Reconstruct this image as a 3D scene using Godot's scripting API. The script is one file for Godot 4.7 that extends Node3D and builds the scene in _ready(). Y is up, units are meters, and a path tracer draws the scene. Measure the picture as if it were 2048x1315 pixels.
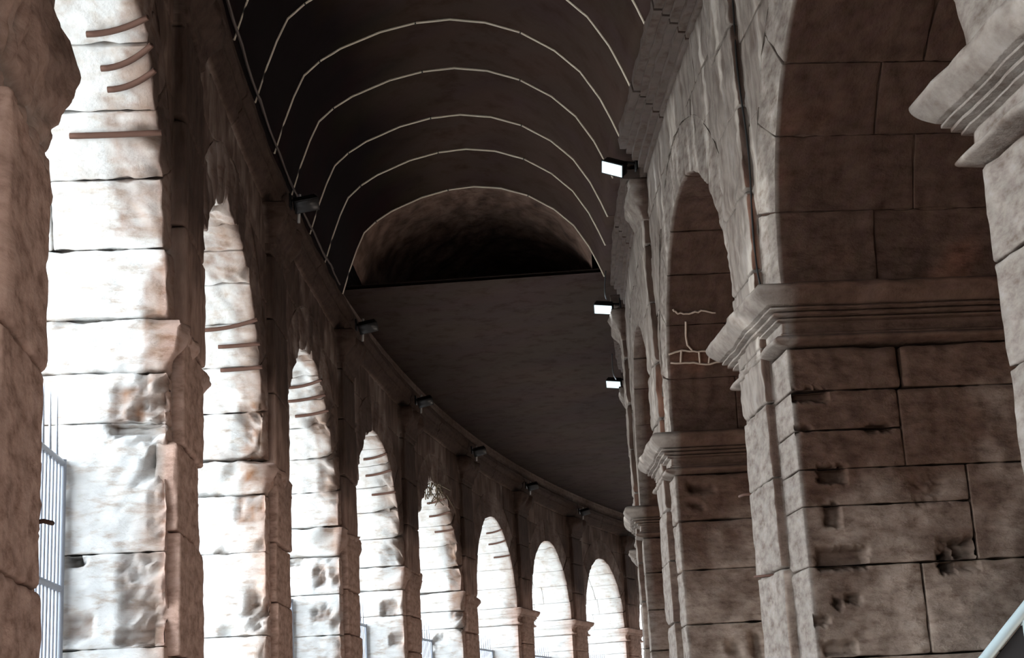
extends Node3D
# A curved arcaded corridor of an ancient amphitheatre, seen looking up towards its vault.
# wall coordinates: phi (angle along the ring), h (metres above the eye, eye at 1.6 m), d (metres from the outer wall's inner face, positive into the corridor)
const R := 108.114
const CX := 106.965
const W := 5.114
const EYE := 1.6
const TH := 0.062896
const PHI0 := 0.063354
const DEEP := 2.4          # depth of the outer wall
const SPRING := 3.49       # impost top, outer arcade
const PIERW := 2.0
const RI := R - W

var n_low := FastNoiseLite.new()
var n_mid := FastNoiseLite.new()
var n_fine := FastNoiseLite.new()
var n_streak := FastNoiseLite.new()
var rng := RandomNumberGenerator.new()
var M := {}

func P(phi: float, h: float, d: float) -> Vector3:
	return Vector3(CX - (R - d) * cos(phi), h + EYE, -(R - d) * sin(phi))

func noise(freq: float, sd: int, oct := 3) -> FastNoiseLite:
	var n := FastNoiseLite.new()
	n.noise_type = FastNoiseLite.TYPE_SIMPLEX_SMOOTH
	n.frequency = freq; n.seed = sd; n.fractal_octaves = oct
	return n

func _ready() -> void:
	# ---- camera
	var cam := Camera3D.new()
	cam.name = "camera"
	cam.transform = Transform3D(Basis(Vector3(0.98172432, -0.05262162, 0.18288884), Vector3(0.00363818, 0.96602578, 0.25842012), Vector3(-0.19027382, -0.25303194, 0.94856245)), Vector3(0, EYE, 0))
	cam.fov = 2.0 * rad_to_deg(atan(657.5 / 3052.11))
	cam.near = 0.05; cam.far = 600.0
	add_child(cam)
	cam.current = true
	# ---- sky and exposure
	var env := Environment.new()
	env.background_mode = Environment.BG_SKY
	var sm := ProceduralSkyMaterial.new()
	sm.sky_top_color = Color(0.86, 0.92, 0.97)
	sm.sky_horizon_color = Color(0.95, 0.97, 0.98)
	sm.ground_bottom_color = Color(0.55, 0.52, 0.49)
	sm.ground_horizon_color = Color(0.80, 0.80, 0.79)
	sm.sky_curve = 0.15
	sm.sky_energy_multiplier = SKY
	sm.ground_energy_multiplier = SKY
	var sky := Sky.new()
	sky.sky_material = sm
	env.sky = sky
	env.tonemap_mode = Environment.TONE_MAPPER_LINEAR
	env.tonemap_exposure = 1.0
	env.sdfgi_enabled = true; env.ssao_enabled = true; env.ssil_enabled = true
	var we := WorldEnvironment.new()
	we.name = "world"
	we.environment = env
	add_child(we)
	# ---- noise and materials
	n_low = noise(0.55, 3, 3); n_mid = noise(1.9, 11, 3); n_fine = noise(8.0, 23, 2); n_streak = noise(1.0, 31, 3)
	rng.seed = 7
	materials()
	# ---- large structure
	ground()
	vault()
	outer_wall()
	inner_wall()
	# ---- objects
	lamps()
	gates()
	cables()
	handrail()
	plants()

const SKY := 3.15

# ------------------------------------------------------------------ materials
func ramp(stops: Array) -> Gradient:
	var g := Gradient.new()
	var o := PackedFloat32Array(); var c := PackedColorArray()
	for s in stops:
		o.append(s[0]); c.append(s[1])
	g.offsets = o; g.colors = c
	return g

func ntex(freq: float, sd: int, oct: int, stops, normal := 0.0, kind := FastNoiseLite.TYPE_SIMPLEX_SMOOTH, size := 1024) -> NoiseTexture2D:
	var t := NoiseTexture2D.new()
	t.width = size; t.height = size; t.seamless = true
	var n := noise(freq, sd, oct)
	n.noise_type = kind
	n.fractal_gain = 0.64
	t.noise = n
	if stops:
		t.color_ramp = ramp(stops)
	if normal > 0.0:
		t.as_normal_map = true; t.bump_strength = normal
	return t

func stone(name_: String, albedo: NoiseTexture2D, nrm: NoiseTexture2D, scale: Vector3, ns: float, rough := 0.95) -> StandardMaterial3D:
	var m := StandardMaterial3D.new()
	m.resource_name = name_
	m.vertex_color_use_as_albedo = true
	m.albedo_texture = albedo
	m.roughness = rough
	m.metallic_specular = 0.25
	m.uv1_triplanar = true; m.uv1_world_triplanar = true
	m.uv1_scale = scale
	m.normal_enabled = true; m.normal_texture = nrm; m.normal_scale = ns
	return m

func plain(name_: String, c: Color, rough := 0.6, metal := 0.0) -> StandardMaterial3D:
	var m := StandardMaterial3D.new()
	m.resource_name = name_
	m.albedo_color = c; m.roughness = rough; m.metallic = metal
	return m

func materials() -> void:
	var g := func(v): return Color(v, v, v)
	var bed := ntex(0.006, 5, 8, [[0.0, Color(0.70, 0.62, 0.56)], [0.30, Color(0.88, 0.84, 0.81)], [0.50, g.call(0.96)], [1.0, g.call(1.0)]])
	var rough_bed := ntex(0.005, 9, 9, [[0.0, Color(0.62, 0.56, 0.52)], [0.35, Color(0.82, 0.79, 0.77)], [0.6, Color(0.92, 0.90, 0.88)], [1.0, g.call(1.0)]])
	var bump := ntex(0.012, 15, 8, null, 4.0)
	var fine := ntex(0.02, 19, 7, null, 3.0)
	M.pale = stone("pale_travertine", bed, fine, Vector3(0.4, 1.3, 0.4), 0.9)
	M.stone = stone("weathered_travertine", rough_bed, bump, Vector3(0.7, 1.5, 0.7), 1.5)
	M.streaked = stone("streaked_travertine", rough_bed, bump, Vector3(0.9, 0.16, 0.9), 1.0)
	M.vault = stone("smooth_vault_plaster", bed, fine, Vector3(0.25, 0.25, 0.25), 0.3)
	M.old = stone("old_vault_concrete", rough_bed, bump, Vector3(0.8, 0.8, 0.8), 1.2)
	M.ledge = stone("moulded_ledge_stone", bed, fine, Vector3(0.5, 0.5, 0.5), 0.35)
	M.paving = stone("stone_paving", bed, fine, Vector3(0.3, 0.3, 0.3), 0.5)
	M.iron = plain("rusty_iron", Color(0.30, 0.19, 0.14), 0.85)
	M.gate = plain("grey_painted_steel", Color(0.62, 0.64, 0.68), 0.5, 0.3)
	M.rib = plain("pale_rib_strip", Color(0.88, 0.82, 0.74), 0.7)
	M.black = plain("black_cable_sheath", Color(0.05, 0.045, 0.04), 0.7)
	M.greycable = plain("grey_cable_sheath", Color(0.35, 0.30, 0.27), 0.7)
	M.housing = plain("dark_lamp_housing", Color(0.08, 0.07, 0.07), 0.5, 0.3)
	M.darkglass = plain("dark_lamp_glass", Color(0.10, 0.09, 0.09), 0.3)
	M.whitepaint = plain("white_lamp_glass", Color(0.80, 0.78, 0.76), 0.4)
	M.rail = plain("pale_rail_paint", Color(0.80, 0.86, 0.87), 0.35, 0.1)
	M.panel = plain("dark_rail_panel", Color(0.13, 0.10, 0.09), 0.8)
	M.straw = plain("dry_weed", Color(0.32, 0.26, 0.18), 0.9)
	M.mortar = plain("pale_mortar", Color(0.62, 0.54, 0.48), 0.95)
	var e := plain("glowing_lamp_glass", Color(0.9, 0.95, 0.95), 0.3)
	e.emission_enabled = true; e.emission = Color(0.88, 0.97, 1.0); e.emission_energy_multiplier = 1.0
	M.glow = e

# ------------------------------------------------------------------ mesh helpers
func put(parent: Node, called: String, mesh: Mesh, m: Material) -> MeshInstance3D:
	var o := MeshInstance3D.new()
	o.name = called
	o.mesh = mesh
	if m:
		o.material_override = m
	parent.add_child(o, true)
	return o

func group_node(called: String, parent: Node = self) -> Node3D:
	var o := Node3D.new()
	o.name = called
	parent.add_child(o, true)
	return o

func tag(o: Node, label: String, category: String, grp := "", kind := "") -> void:
	if label: o.set_meta("label", label)
	if category: o.set_meta("category", category)
	if grp: o.set_meta("group", grp)
	if kind: o.set_meta("kind", kind)

func axis_steps(a: float, b: float, res: float, e: float) -> PackedFloat32Array:
	var out := PackedFloat32Array()
	var n: int = maxi(1, ceili((b - a) / res))
	out.append(a)
	if b - a > 3.0 * e:
		out.append(a + e)
	for i in range(1, n):
		var v: float = lerpf(a, b, float(i) / n)
		if v > a + 1.6 * e and v < b - 1.6 * e:
			out.append(v)
	if b - a > 3.0 * e:
		out.append(b - e)
	out.append(b)
	return out

func smooth_box(x: float, a: float, b: float, s: float) -> float:
	return clampf((x - a) / s + 0.5, 0.0, 1.0) * clampf((b - x) / s + 0.5, 0.0, 1.0)

# A stone: a box lo..hi in the coordinates (u, v, w) of `map`, with worn and chipped edges, bumpy faces, carved sockets and an optional moulding profile.
# o: res, rad (edge rounding), chip (how far corners are broken), amp (bumps), holes [face, a0, a1, v0, v1, depth], prof (Callable v -> projection), clampv (Callable u -> lowest v), col (Callable world, face), push (Callable u,v,w,face -> Vector3)
func blk(parent: Node, called: String, map: Callable, lo: Vector3, hi: Vector3, m: Material, o: Dictionary) -> MeshInstance3D:
	var res: float = o.get("res", 0.3)
	var rad0: float = o.get("rad", 0.02)
	var chip: float = o.get("chip", 0.0)
	var amp: float = o.get("amp", 0.0)
	var holes: Array = o.get("holes", [])
	var prof = o.get("prof")
	var low = o.get("clampv")
	var col = o.get("col")
	var push = o.get("push")
	var chipw: bool = o.get("chipw", false)
	var e := minf(rad0 * 1.2, 0.05)
	var A := [axis_steps(lo.x, hi.x, o.get("resu", res), e), axis_steps(lo.y, hi.y, o.get("resv", res), e), axis_steps(lo.z, hi.z, o.get("resw", res), e)]
	var N := [A[0].size() - 1, A[1].size() - 1, A[2].size() - 1]
	var pos := PackedVector3Array(); var cols := PackedColorArray(); var idx := PackedInt32Array(); var outd := PackedVector3Array()
	var seen := {}
	var mid := (lo + hi) * 0.5
	var half := (hi - lo) * 0.5
	var centre: Vector3 = map.call(mid.x, mid.y, mid.z)
	for f in 6:
		var ax := f / 2
		var side := f % 2
		var b1 := (ax + 1) % 3
		var b2 := (ax + 2) % 3
		var n1: int = N[b1]; var n2: int = N[b2]
		var grid := PackedInt32Array()
		grid.resize((n1 + 1) * (n2 + 1))
		for i in n1 + 1:
			for j in n2 + 1:
				var ii := [0, 0, 0]
				ii[ax] = N[ax] if side else 0
				ii[b1] = i; ii[b2] = j
				var key: int = (ii[0] * 2048 + ii[1]) * 2048 + ii[2]
				if seen.has(key):
					grid[i * (n2 + 1) + j] = seen[key]
					continue
				var q := Vector3(A[0][ii[0]], A[1][ii[1]], A[2][ii[2]])
				var wpos: Vector3 = map.call(q.x, q.y, q.z)
				var r := rad0
				if chip > 0.0:
					var c := n_mid.get_noise_3dv(wpos) * 0.6 + n_low.get_noise_3dv(wpos * 1.3) * 0.6
					r += (1.0 if not chipw else lerpf(0.12, 1.0, sstep(-0.55, -0.12, q.z))) * chip * pow(maxf(0.0, c + 0.12), 1.5) * 2.2
				r = minf(r, minf(half.x, minf(half.y, half.z)) * 0.9)
				var rr := Vector3(r, r, r)
				var inner := q.clamp(lo + rr, hi - rr)
				var dir := q - inner
				var fd := Vector3.ZERO
				fd[ax] = 1.0 if side else -1.0
				if dir.length_squared() > 1e-10:
					dir = dir.normalized()
					q = inner + dir * r
				else:
					dir = fd
				if amp > 0.0:
					q += dir * amp * (n_fine.get_noise_3dv(wpos * 0.55) + 0.8 * n_mid.get_noise_3dv(wpos))
				for hl in holes:
					if hl[0] == f:
						var a: float = q.z if ax == 0 else q.x
						var k := smooth_box(a + 0.02 * n_fine.get_noise_2d(q.y * 2.0, a * 2.0), hl[1], hl[2], 0.025) * smooth_box(q.y + 0.02 * n_fine.get_noise_2d(a * 2.0, q.y * 2.0), hl[3], hl[4], 0.025)
						if hl.size() > 6:
							k *= clampf(0.5 + 1.3 * n_fine.get_noise_3dv(wpos), 0.1, 1.0)
						q -= fd * hl[5] * k
				if prof != null:
					var pr: float = prof.call(q.y)
					pr *= 1.0 + o.get("wear", 0.0) * n_mid.get_noise_3dv(wpos)
					if ii[0] == 0 and o.get("pu0", true): q.x -= pr
					if ii[0] == N[0] and o.get("pu1", true): q.x += pr
					if ii[2] == N[2]: q.z += pr
					if ii[2] == 0 and o.get("pw0", false): q.z -= pr
				if push != null:
					q += push.call(q.x, q.y, q.z, f)
				if low != null:
					q.y = clampf(maxf(q.y, low.call(q.x)), lo.y, hi.y)
				wpos = map.call(q.x, q.y, q.z)
				seen[key] = pos.size()
				grid[i * (n2 + 1) + j] = pos.size()
				pos.append(wpos)
				cols.append(col.call(wpos, q, f) if col != null else Color(0.5, 0.45, 0.4))
		for i in n1:
			for j in n2:
				var a0 := grid[i * (n2 + 1) + j]; var a1 := grid[(i + 1) * (n2 + 1) + j]; var a2 := grid[(i + 1) * (n2 + 1) + j + 1]; var a3 := grid[i * (n2 + 1) + j + 1]
				idx.append_array([a0, a1, a2, a0, a2, a3] if side == 0 else [a0, a2, a1, a0, a3, a2])
	return put(parent, called, finish(pos, cols, idx, centre), m)

func finish(pos: PackedVector3Array, cols: PackedColorArray, idx: PackedInt32Array, centre) -> ArrayMesh:
	# orient (the whole shell at once) and smooth
	if centre != null:
		var vol := 0.0
		for t in range(0, idx.size(), 3):
			vol += (pos[idx[t]] - centre).dot((pos[idx[t + 1]] - centre).cross(pos[idx[t + 2]] - centre))
		if vol > 0.0:       # counter-clockwise outside: turn
			for t in range(0, idx.size(), 3):
				var s := idx[t + 1]; idx[t + 1] = idx[t + 2]; idx[t + 2] = s
	var nor := PackedVector3Array()
	nor.resize(pos.size())
	for t in range(0, idx.size(), 3):
		var n := (pos[idx[t + 2]] - pos[idx[t]]).cross(pos[idx[t + 1]] - pos[idx[t]])
		nor[idx[t]] += n; nor[idx[t + 1]] += n; nor[idx[t + 2]] += n
	for i in nor.size():
		nor[i] = nor[i].normalized() if nor[i].length_squared() > 1e-14 else Vector3.UP
	var arr := []
	arr.resize(Mesh.ARRAY_MAX)
	arr[Mesh.ARRAY_VERTEX] = pos; arr[Mesh.ARRAY_NORMAL] = nor; arr[Mesh.ARRAY_INDEX] = idx
	if cols.size():
		arr[Mesh.ARRAY_COLOR] = cols
	var am := ArrayMesh.new()
	am.add_surface_from_arrays(Mesh.PRIMITIVE_TRIANGLES, arr)
	return am

# a surface given as rows of points; optional closed rows
func sheet(rows: Array, cols: Array, flip := false) -> ArrayMesh:
	var pos := PackedVector3Array(); var cl := PackedColorArray(); var idx := PackedInt32Array()
	var n: int = rows[0].size()
	for i in rows.size():
		for j in n:
			pos.append(rows[i][j])
			if cols.size(): cl.append(cols[i][j])
	for i in rows.size() - 1:
		for j in n - 1:
			var a := i * n + j
			idx.append_array([a, a + 1, a + n, a + 1, a + n + 1, a + n] if flip else [a, a + n, a + 1, a + 1, a + n, a + n + 1])
	return finish(pos, cl, idx, null)

func tube(points: Array, radius: float, sides := 6, flat := 1.0) -> ArrayMesh:
	var pos := PackedVector3Array(); var idx := PackedInt32Array()
	var n := points.size()
	var up := Vector3.UP
	for i in n:
		var t: Vector3 = (points[mini(i + 1, n - 1)] - points[maxi(i - 1, 0)]).normalized()
		var ref := up if absf(t.dot(up)) < 0.95 else Vector3.RIGHT
		var x := t.cross(ref).normalized()
		var y := x.cross(t)
		for s in sides:
			var a := TAU * s / sides
			pos.append(points[i] + x * cos(a) * radius + y * sin(a) * radius * flat)
	for i in n - 1:
		for s in sides:
			var a := i * sides + s; var b := i * sides + (s + 1) % sides
			idx.append_array([a, b, a + sides, b, b + sides, a + sides])
	for s in range(1, sides - 1):
		idx.append_array([0, s + 1, s])
		var l := (n - 1) * sides
		idx.append_array([l, l + s, l + s + 1])
	return finish(pos, PackedColorArray(), idx, null)

func box_mesh(size: Vector3, bevel := 0.01) -> ArrayMesh:
	# bevelled box round its own centre
	var st := SurfaceTool.new()
	st.begin(Mesh.PRIMITIVE_TRIANGLES)
	var h := size * 0.5
	var b := minf(bevel, minf(h.x, minf(h.y, h.z)) * 0.45)
	var quad := func(p: Array):
		var c: Vector3 = (p[0] + p[1] + p[2] + p[3]) * 0.25
		var n: Vector3 = (p[2] - p[0]).cross(p[1] - p[0])
		var q := p if n.dot(c) > 0.0 else [p[3], p[2], p[1], p[0]]
		for i in [0, 1, 2, 0, 2, 3]:
			st.add_vertex(q[i])
	for ax in 3:
		var b1 := (ax + 1) % 3; var b2 := (ax + 2) % 3
		for s in [-1.0, 1.0]:
			var pts := []
			for k in [[-1, -1], [1, -1], [1, 1], [-1, 1]]:
				var v := Vector3.ZERO
				v[ax] = s * h[ax]; v[b1] = k[0] * (h[b1] - b); v[b2] = k[1] * (h[b2] - b)
				pts.append(v)
			quad.call(pts)
			for s2 in [-1.0, 1.0]:
				var ed := []
				for k in [[0, -1], [0, 1], [1, 1], [1, -1]]:
					var v := Vector3.ZERO
					v[ax] = s * (h[ax] if k[0] == 0 else h[ax] - b)
					v[b1] = s2 * (h[b1] - b if k[0] == 0 else h[b1])
					v[b2] = k[1] * (h[b2] - b)
					ed.append(v)
				quad.call(ed)
	for sx in [-1.0, 1.0]:
		for sy in [-1.0, 1.0]:
			for sz in [-1.0, 1.0]:
				var a := Vector3(sx * h.x, sy * (h.y - b), sz * (h.z - b))
				var c := Vector3(sx * (h.x - b), sy * h.y, sz * (h.z - b))
				var d := Vector3(sx * (h.x - b), sy * (h.y - b), sz * h.z)
				if (d - a).cross(c - a).dot(a) > 0.0:
					for v in [a, c, d]: st.add_vertex(v)
				else:
					for v in [a, d, c]: st.add_vertex(v)
	st.set_smooth_group(-1)
	st.generate_normals()
	return st.commit()

# ------------------------------------------------------------------ colours (linear): stains, and shade painted into some faces
const PALE := Color(0.585, 0.578, 0.565)
const TAN := Color(0.42, 0.325, 0.27)
const BROWN := Color(0.62, 0.425, 0.35)
const DEEPBROWN := Color(0.042, 0.027, 0.021)
const GREYSTONE := Color(0.232, 0.204, 0.184)
const JAMB := Color(0.094, 0.055, 0.040)
const JAMBLIGHT := Color(0.44, 0.36, 0.305)

func sstep(a: float, b: float, x: float) -> float:
	var t := clampf((x - a) / (b - a), 0.0, 1.0)
	return t * t * (3.0 - 2.0 * t)

# brown eroded places on the pale sides of the outer piers, [d0, d1, h0, h1, strength]
const EROSION := {
	1: [[-0.42, 0.1, 4.15, 5.15, 0.7], [-0.20, 0.1, 5.1, 6.6, 0.7], [-0.20, 0.1, 2.62, 3.95, 0.9], [-0.42, -0.15, 2.60, 2.90, 0.9], [-0.34, 0.1, 0.78, 1.53, 0.55], [-0.78, -0.58, 0.86, 1.04, 0.8], [-0.12, 0.1, 1.6, 2.5, 0.5]],
	2: [[-0.36, 0.1, 2.70, 4.20, 1.0], [-0.80, -0.30, 3.42, 3.62, 0.45], [-0.30, 0.1, 4.2, 6.3, 0.6], [-0.5, -0.2, 5.5, 5.8, 0.8]],
	3: [[-0.28, 0.1, 4.0, 5.4, 0.7], [-0.20, 0.1, 3.35, 3.65, 0.9], [-0.40, -0.25, 2.50, 2.85, 0.8], [-0.47, -0.13, 1.90, 2.14, 0.8], [-0.12, 0.1, 2.5, 3.2, 0.6], [-0.2, 0.1, 5.4, 6.2, 0.8]],
	4: [[-0.20, 0.1, 3.3, 4.0, 0.7], [-0.44, -0.10, 2.43, 2.77, 0.6], [-0.30, 0.1, 4.9, 6.0, 0.5]],
	5: [[-0.32, 0.1, 2.74, 5.7, 0.95]],
	6: [[-0.30, 0.1, 2.9, 3.6, 0.4]],
}

func wear(w: Vector3) -> float:
	return maxf(0.0, n_low.get_noise_3dv(w * 1.25) * 0.9 + n_mid.get_noise_3dv(w * 0.9) * 0.7 - 0.02) * 0.5 * (0.75 + 1.1 * n_fine.get_noise_3dv(w * 0.9))

func d_of(w: Vector3) -> float:
	return R - Vector2(w.x - CX, w.z).length()

func col_outer(w: Vector3, q: Vector3, _f: int) -> Color:
	# pale travertine in the openings, brown crust on the corridor side, darker high up
	var d := d_of(w)
	var n := n_mid.get_noise_3dv(w) * 0.5 + n_low.get_noise_3dv(w) * 0.7
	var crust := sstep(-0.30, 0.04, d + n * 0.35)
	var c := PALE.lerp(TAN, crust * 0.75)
	var pk := (atan2(-w.z, CX - w.x) - PHI0) / TH
	var kk := roundi(pk)
	if EROSION.has(kk) and pk < kk - 0.09:
		var h := w.y - EYE
		var worn := 0.0
		for e in EROSION[kk]:
			var m := n * 0.16
			worn = maxf(worn, e[4] * sstep(e[0] - 0.03, e[0] + 0.03, d + m) * sstep(-e[1] - 0.03, -e[1] + 0.03, -d + m) * sstep(e[2] - 0.03, e[2] + 0.03, h + m * 0.7) * sstep(-e[3] - 0.03, -e[3] + 0.03, -h + m * 0.7))
		c = c.lerp(Color(0.25, 0.155, 0.108), worn * (0.74 + 0.6 * n_fine.get_noise_3dv(w * 0.8)))
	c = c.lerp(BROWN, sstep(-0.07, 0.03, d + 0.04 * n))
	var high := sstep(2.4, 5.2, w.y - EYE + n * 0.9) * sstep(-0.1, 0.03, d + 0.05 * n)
	c = c.lerp(DEEPBROWN, high * 0.92)
	var k := 1.0 + 0.16 * n_fine.get_noise_3dv(w * 0.7)
	return Color(c.r * k, c.g * k, c.b * k)

func col_inner(w: Vector3, _q: Vector3, f: int) -> Color:
	var d := d_of(w)
	var n := n_mid.get_noise_3dv(w) * 0.5 + n_low.get_noise_3dv(w * 0.8) * 0.7
	var c := GREYSTONE
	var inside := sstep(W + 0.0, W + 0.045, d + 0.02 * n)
	var jam := JAMB.lerp(JAMBLIGHT, clampf(0.26 + 0.7 * n - 0.45 * (w.y - EYE - 1.5), 0.0, 1.0))  # shade of the jambs put into their colour, easing towards the floor
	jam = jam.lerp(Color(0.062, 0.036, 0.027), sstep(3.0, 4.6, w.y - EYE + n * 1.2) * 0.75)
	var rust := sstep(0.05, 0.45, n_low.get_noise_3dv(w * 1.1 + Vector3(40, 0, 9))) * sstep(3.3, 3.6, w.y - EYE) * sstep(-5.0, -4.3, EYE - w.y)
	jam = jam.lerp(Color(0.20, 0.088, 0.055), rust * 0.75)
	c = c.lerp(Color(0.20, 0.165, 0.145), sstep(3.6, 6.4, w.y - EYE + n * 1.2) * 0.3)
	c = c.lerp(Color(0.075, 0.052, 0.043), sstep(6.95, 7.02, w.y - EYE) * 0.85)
	if f == 5 and d < W + 0.03:
		# lime washed down the face in pale runs
		var run := sstep(0.12, 0.5, n_streak.get_noise_3d(w.x * 2.6, w.y * 0.42, w.z * 2.6)) * sstep(2.4, 3.6, w.y - EYE) * sstep(-7.0, -6.7, EYE - w.y)
		c = c.lerp(Color(0.50, 0.455, 0.41), run * 0.75)
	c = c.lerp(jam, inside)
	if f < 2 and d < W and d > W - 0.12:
		c = c.lerp(jam, 0.85)           # pilaster sides darkened: their shade is painted into the colour
	var k := 1.0 + 0.20 * n_fine.get_noise_3dv(w * 0.7) + 0.10 * n
	return Color(c.r * k, c.g * k, c.b * k)

# ------------------------------------------------------------------ setting
func arc_sheet(p0: float, p1: float, np: int, pts: Array, colr: Callable, flip: bool) -> ArrayMesh:
	var rows := []; var cols := []
	for i in np + 1:
		var phi := lerpf(p0, p1, float(i) / np)
		var r := []; var c := []
		for q in pts:
			var v := P(phi, q[1], q[0])
			r.append(v); c.append(colr.call(v))
		rows.append(r); cols.append(c)
	return sheet(rows, cols, flip)

func ground() -> void:
	var fl := put(self, "floor", arc_sheet(-0.3, 0.95, 60, [[-0.6, -1.6], [2.5, -1.6], [W + 3.4, -1.6], [W + 3.4, -1.9], [-0.6, -1.9], [-0.6, -1.6]], func(_v): return Color(0.40, 0.35, 0.32), true), M.paving)
	fl.set_meta("kind", "structure")
	var gr := put(self, "ground", arc_sheet(-1.2, 1.9, 80, [[-160.0, -1.62], [-40.0, -1.62], [-0.6, -1.62], [-0.6, -1.9], [-160.0, -1.9], [-160.0, -1.62]], func(_v): return Color(0.60, 0.57, 0.53), true), M.paving)
	gr.set_meta("kind", "structure")

const VP := [[-0.30, 7.56], [0.19, 7.56], [0.32, 7.98], [0.46, 8.36], [0.60, 8.66], [0.82, 8.86], [1.10, 9.03], [1.65, 9.25], [2.13, 9.36], [2.60, 9.39], [3.08, 9.32], [3.55, 9.15], [4.0, 8.86], [4.33, 8.53], [4.57, 8.13], [4.71, 7.80], [4.80, 7.56], [5.40, 7.56]]
const RINGS := [0.0995, 0.1155, 0.131, 0.147, 0.1632, 0.179, 0.194, 0.2106, 0.2246, 0.242]

func vault() -> void:
	var ceil := group_node("ceiling")
	ceil.set_meta("kind", "structure")
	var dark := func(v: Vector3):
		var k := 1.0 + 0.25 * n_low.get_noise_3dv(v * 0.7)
		var left_shade := sstep(2.3, 0.9, d_of(v) + 0.5 * n_low.get_noise_3dv(v))  # left flank darkened: its shade is put into the shell colour
		k *= 1.0 - 0.78 * left_shade
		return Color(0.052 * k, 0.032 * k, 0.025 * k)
	# smooth modern shell, one panel between each pair of ribs
	var edges := [-0.27, -0.1, 0.0, 0.05]
	edges.append_array(RINGS)
	for i in edges.size() - 1:
		var pts: Array = VP.duplicate()
		pts.append_array([[5.4, 10.0], [-0.3, 10.0], [-0.3, 7.56]])
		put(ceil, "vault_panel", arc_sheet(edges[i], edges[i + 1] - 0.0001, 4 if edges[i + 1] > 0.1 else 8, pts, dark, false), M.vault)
	# the ribs: pale strips with their clips
	for phi in RINGS:
		var pt := []
		for j in range(1, VP.size() - 1):
			if VP[j][0] < 0.15 or VP[j][0] > 4.85:
				continue
			pt.append(P(phi, VP[j][1] - 0.012, VP[j][0]))
		var fine := []
		for j in pt.size() - 1:
			for k in 3:
				fine.append(pt[j].lerp(pt[j + 1], k / 3.0) + Vector3(0, 0.004 * n_mid.get_noise_3dv(pt[j] * 3.0 + Vector3(k, 0, 0)), 0))
		fine.append(pt[-1])
		var rib := put(ceil, "rib", tube(fine, 0.016, 6), M.rib)
		for j in [12, 21, 30]:
			if j < fine.size() - 1:
				var c := put(rib, "rib_clip", box_mesh(Vector3(0.022, 0.04, 0.03), 0.005), M.housing)
				c.position = fine[j]
	# old rough vault beyond the last rib, running on over the slab
	var op := []
	for j in range(1, VP.size() - 1):
		for k in 4:
			if lerpf(VP[j][1], VP[j + 1][1], k / 4.0) < 7.99: continue
			op.append([lerpf(VP[j][0], VP[j + 1][0], k / 4.0), lerpf(VP[j][1], VP[j + 1][1], k / 4.0)])
	var rows := []; var cols := []
	var ro := noise(1.6, 77, 4)
	for i in 171:
		var phi := lerpf(0.2421, 0.42, i / 170.0)
		var r := []; var c := []
		for q in op:
			var v := P(phi, q[1], q[0])
			var n := ro.get_noise_3dv(v * Vector3(1.2, 1.2, 0.55)) * 0.10 + n_fine.get_noise_3dv(v * 0.4) * 0.03
			if i == 0: n = 0.0
			v = P(phi, q[1] + n + 0.02, q[0])
			r.append(v)
			var k := 1.15 + 0.9 * n_mid.get_noise_3dv(v * Vector3(1.6, 1.6, 0.7))
			c.append(Color(0.17 * k, 0.115 * k, 0.092 * k))
		rows.append(r); cols.append(c)
	put(ceil, "old_vault", sheet(rows, cols, false), M.old)
	put(ceil, "vault_end", arc_sheet(0.42, 0.4205, 1, [[0.0, 8.0], [0.0, 10.0], [5.2, 10.0], [5.2, 8.0], [0.0, 8.0]], dark, false), M.old)
	put(ceil, "vault_fill", arc_sheet(0.2421, 0.43, 20, [[-0.3, 10.0], [5.4, 10.0], [5.4, 10.3], [-0.3, 10.3], [-0.3, 10.0]], dark, false), M.old)
	# flat slab over the further stretch
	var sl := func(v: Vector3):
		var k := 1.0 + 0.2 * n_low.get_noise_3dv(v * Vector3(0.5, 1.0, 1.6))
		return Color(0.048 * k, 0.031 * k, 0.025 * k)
	var parts := [0.2525, 0.30, 0.36, 0.43, 0.50, 0.57, 0.64, 0.72, 0.82]
	for i in parts.size() - 1:
		var rows2 := []; var cols2 := []
		for ii in 13:
			var phi := lerpf(parts[i], parts[i + 1] - 0.00008, ii / 12.0)
			var r := []; var c := []
			for q in [[-0.1, 7.95], [0.8, 7.95], [1.6, 7.95], [2.5, 7.95], [3.4, 7.95], [4.3, 7.95], [5.2, 7.95], [5.2, 8.02], [-0.1, 8.02], [-0.1, 7.95]]:
				var v := P(phi, q[1], q[0])
				r.append(v); c.append(sl.call(v))
			rows2.append(r); cols2.append(c)
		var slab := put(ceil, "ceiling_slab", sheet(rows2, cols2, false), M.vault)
		if i == 0:
			put(slab, "slab_edge", arc_sheet(0.2524, 0.2525, 1, [[-0.1, 8.02], [-0.1, 7.95], [5.2, 7.95], [5.2, 8.02], [-0.1, 8.02]], sl, true), M.vault)

# ------------------------------------------------------------------ outer wall
func pier_map(phic: float) -> Callable:
	return func(u, v, w): return P(phic + u / (R - w), v, w)

func arch_map(phic: float, rx: float, ry: float, spring: float, rref: float) -> Callable:
	# u: metres along the intrados from the near springing (0) to the far one (PI * rx); v: metres out from the intrados; w: depth
	return func(u, v, w):
		var t: float = -cos(u / rx) * (rx + v)
		var h: float = spring + sin(u / rx) * (ry + v)
		return P(phic + t / rref, h, w)

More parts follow.
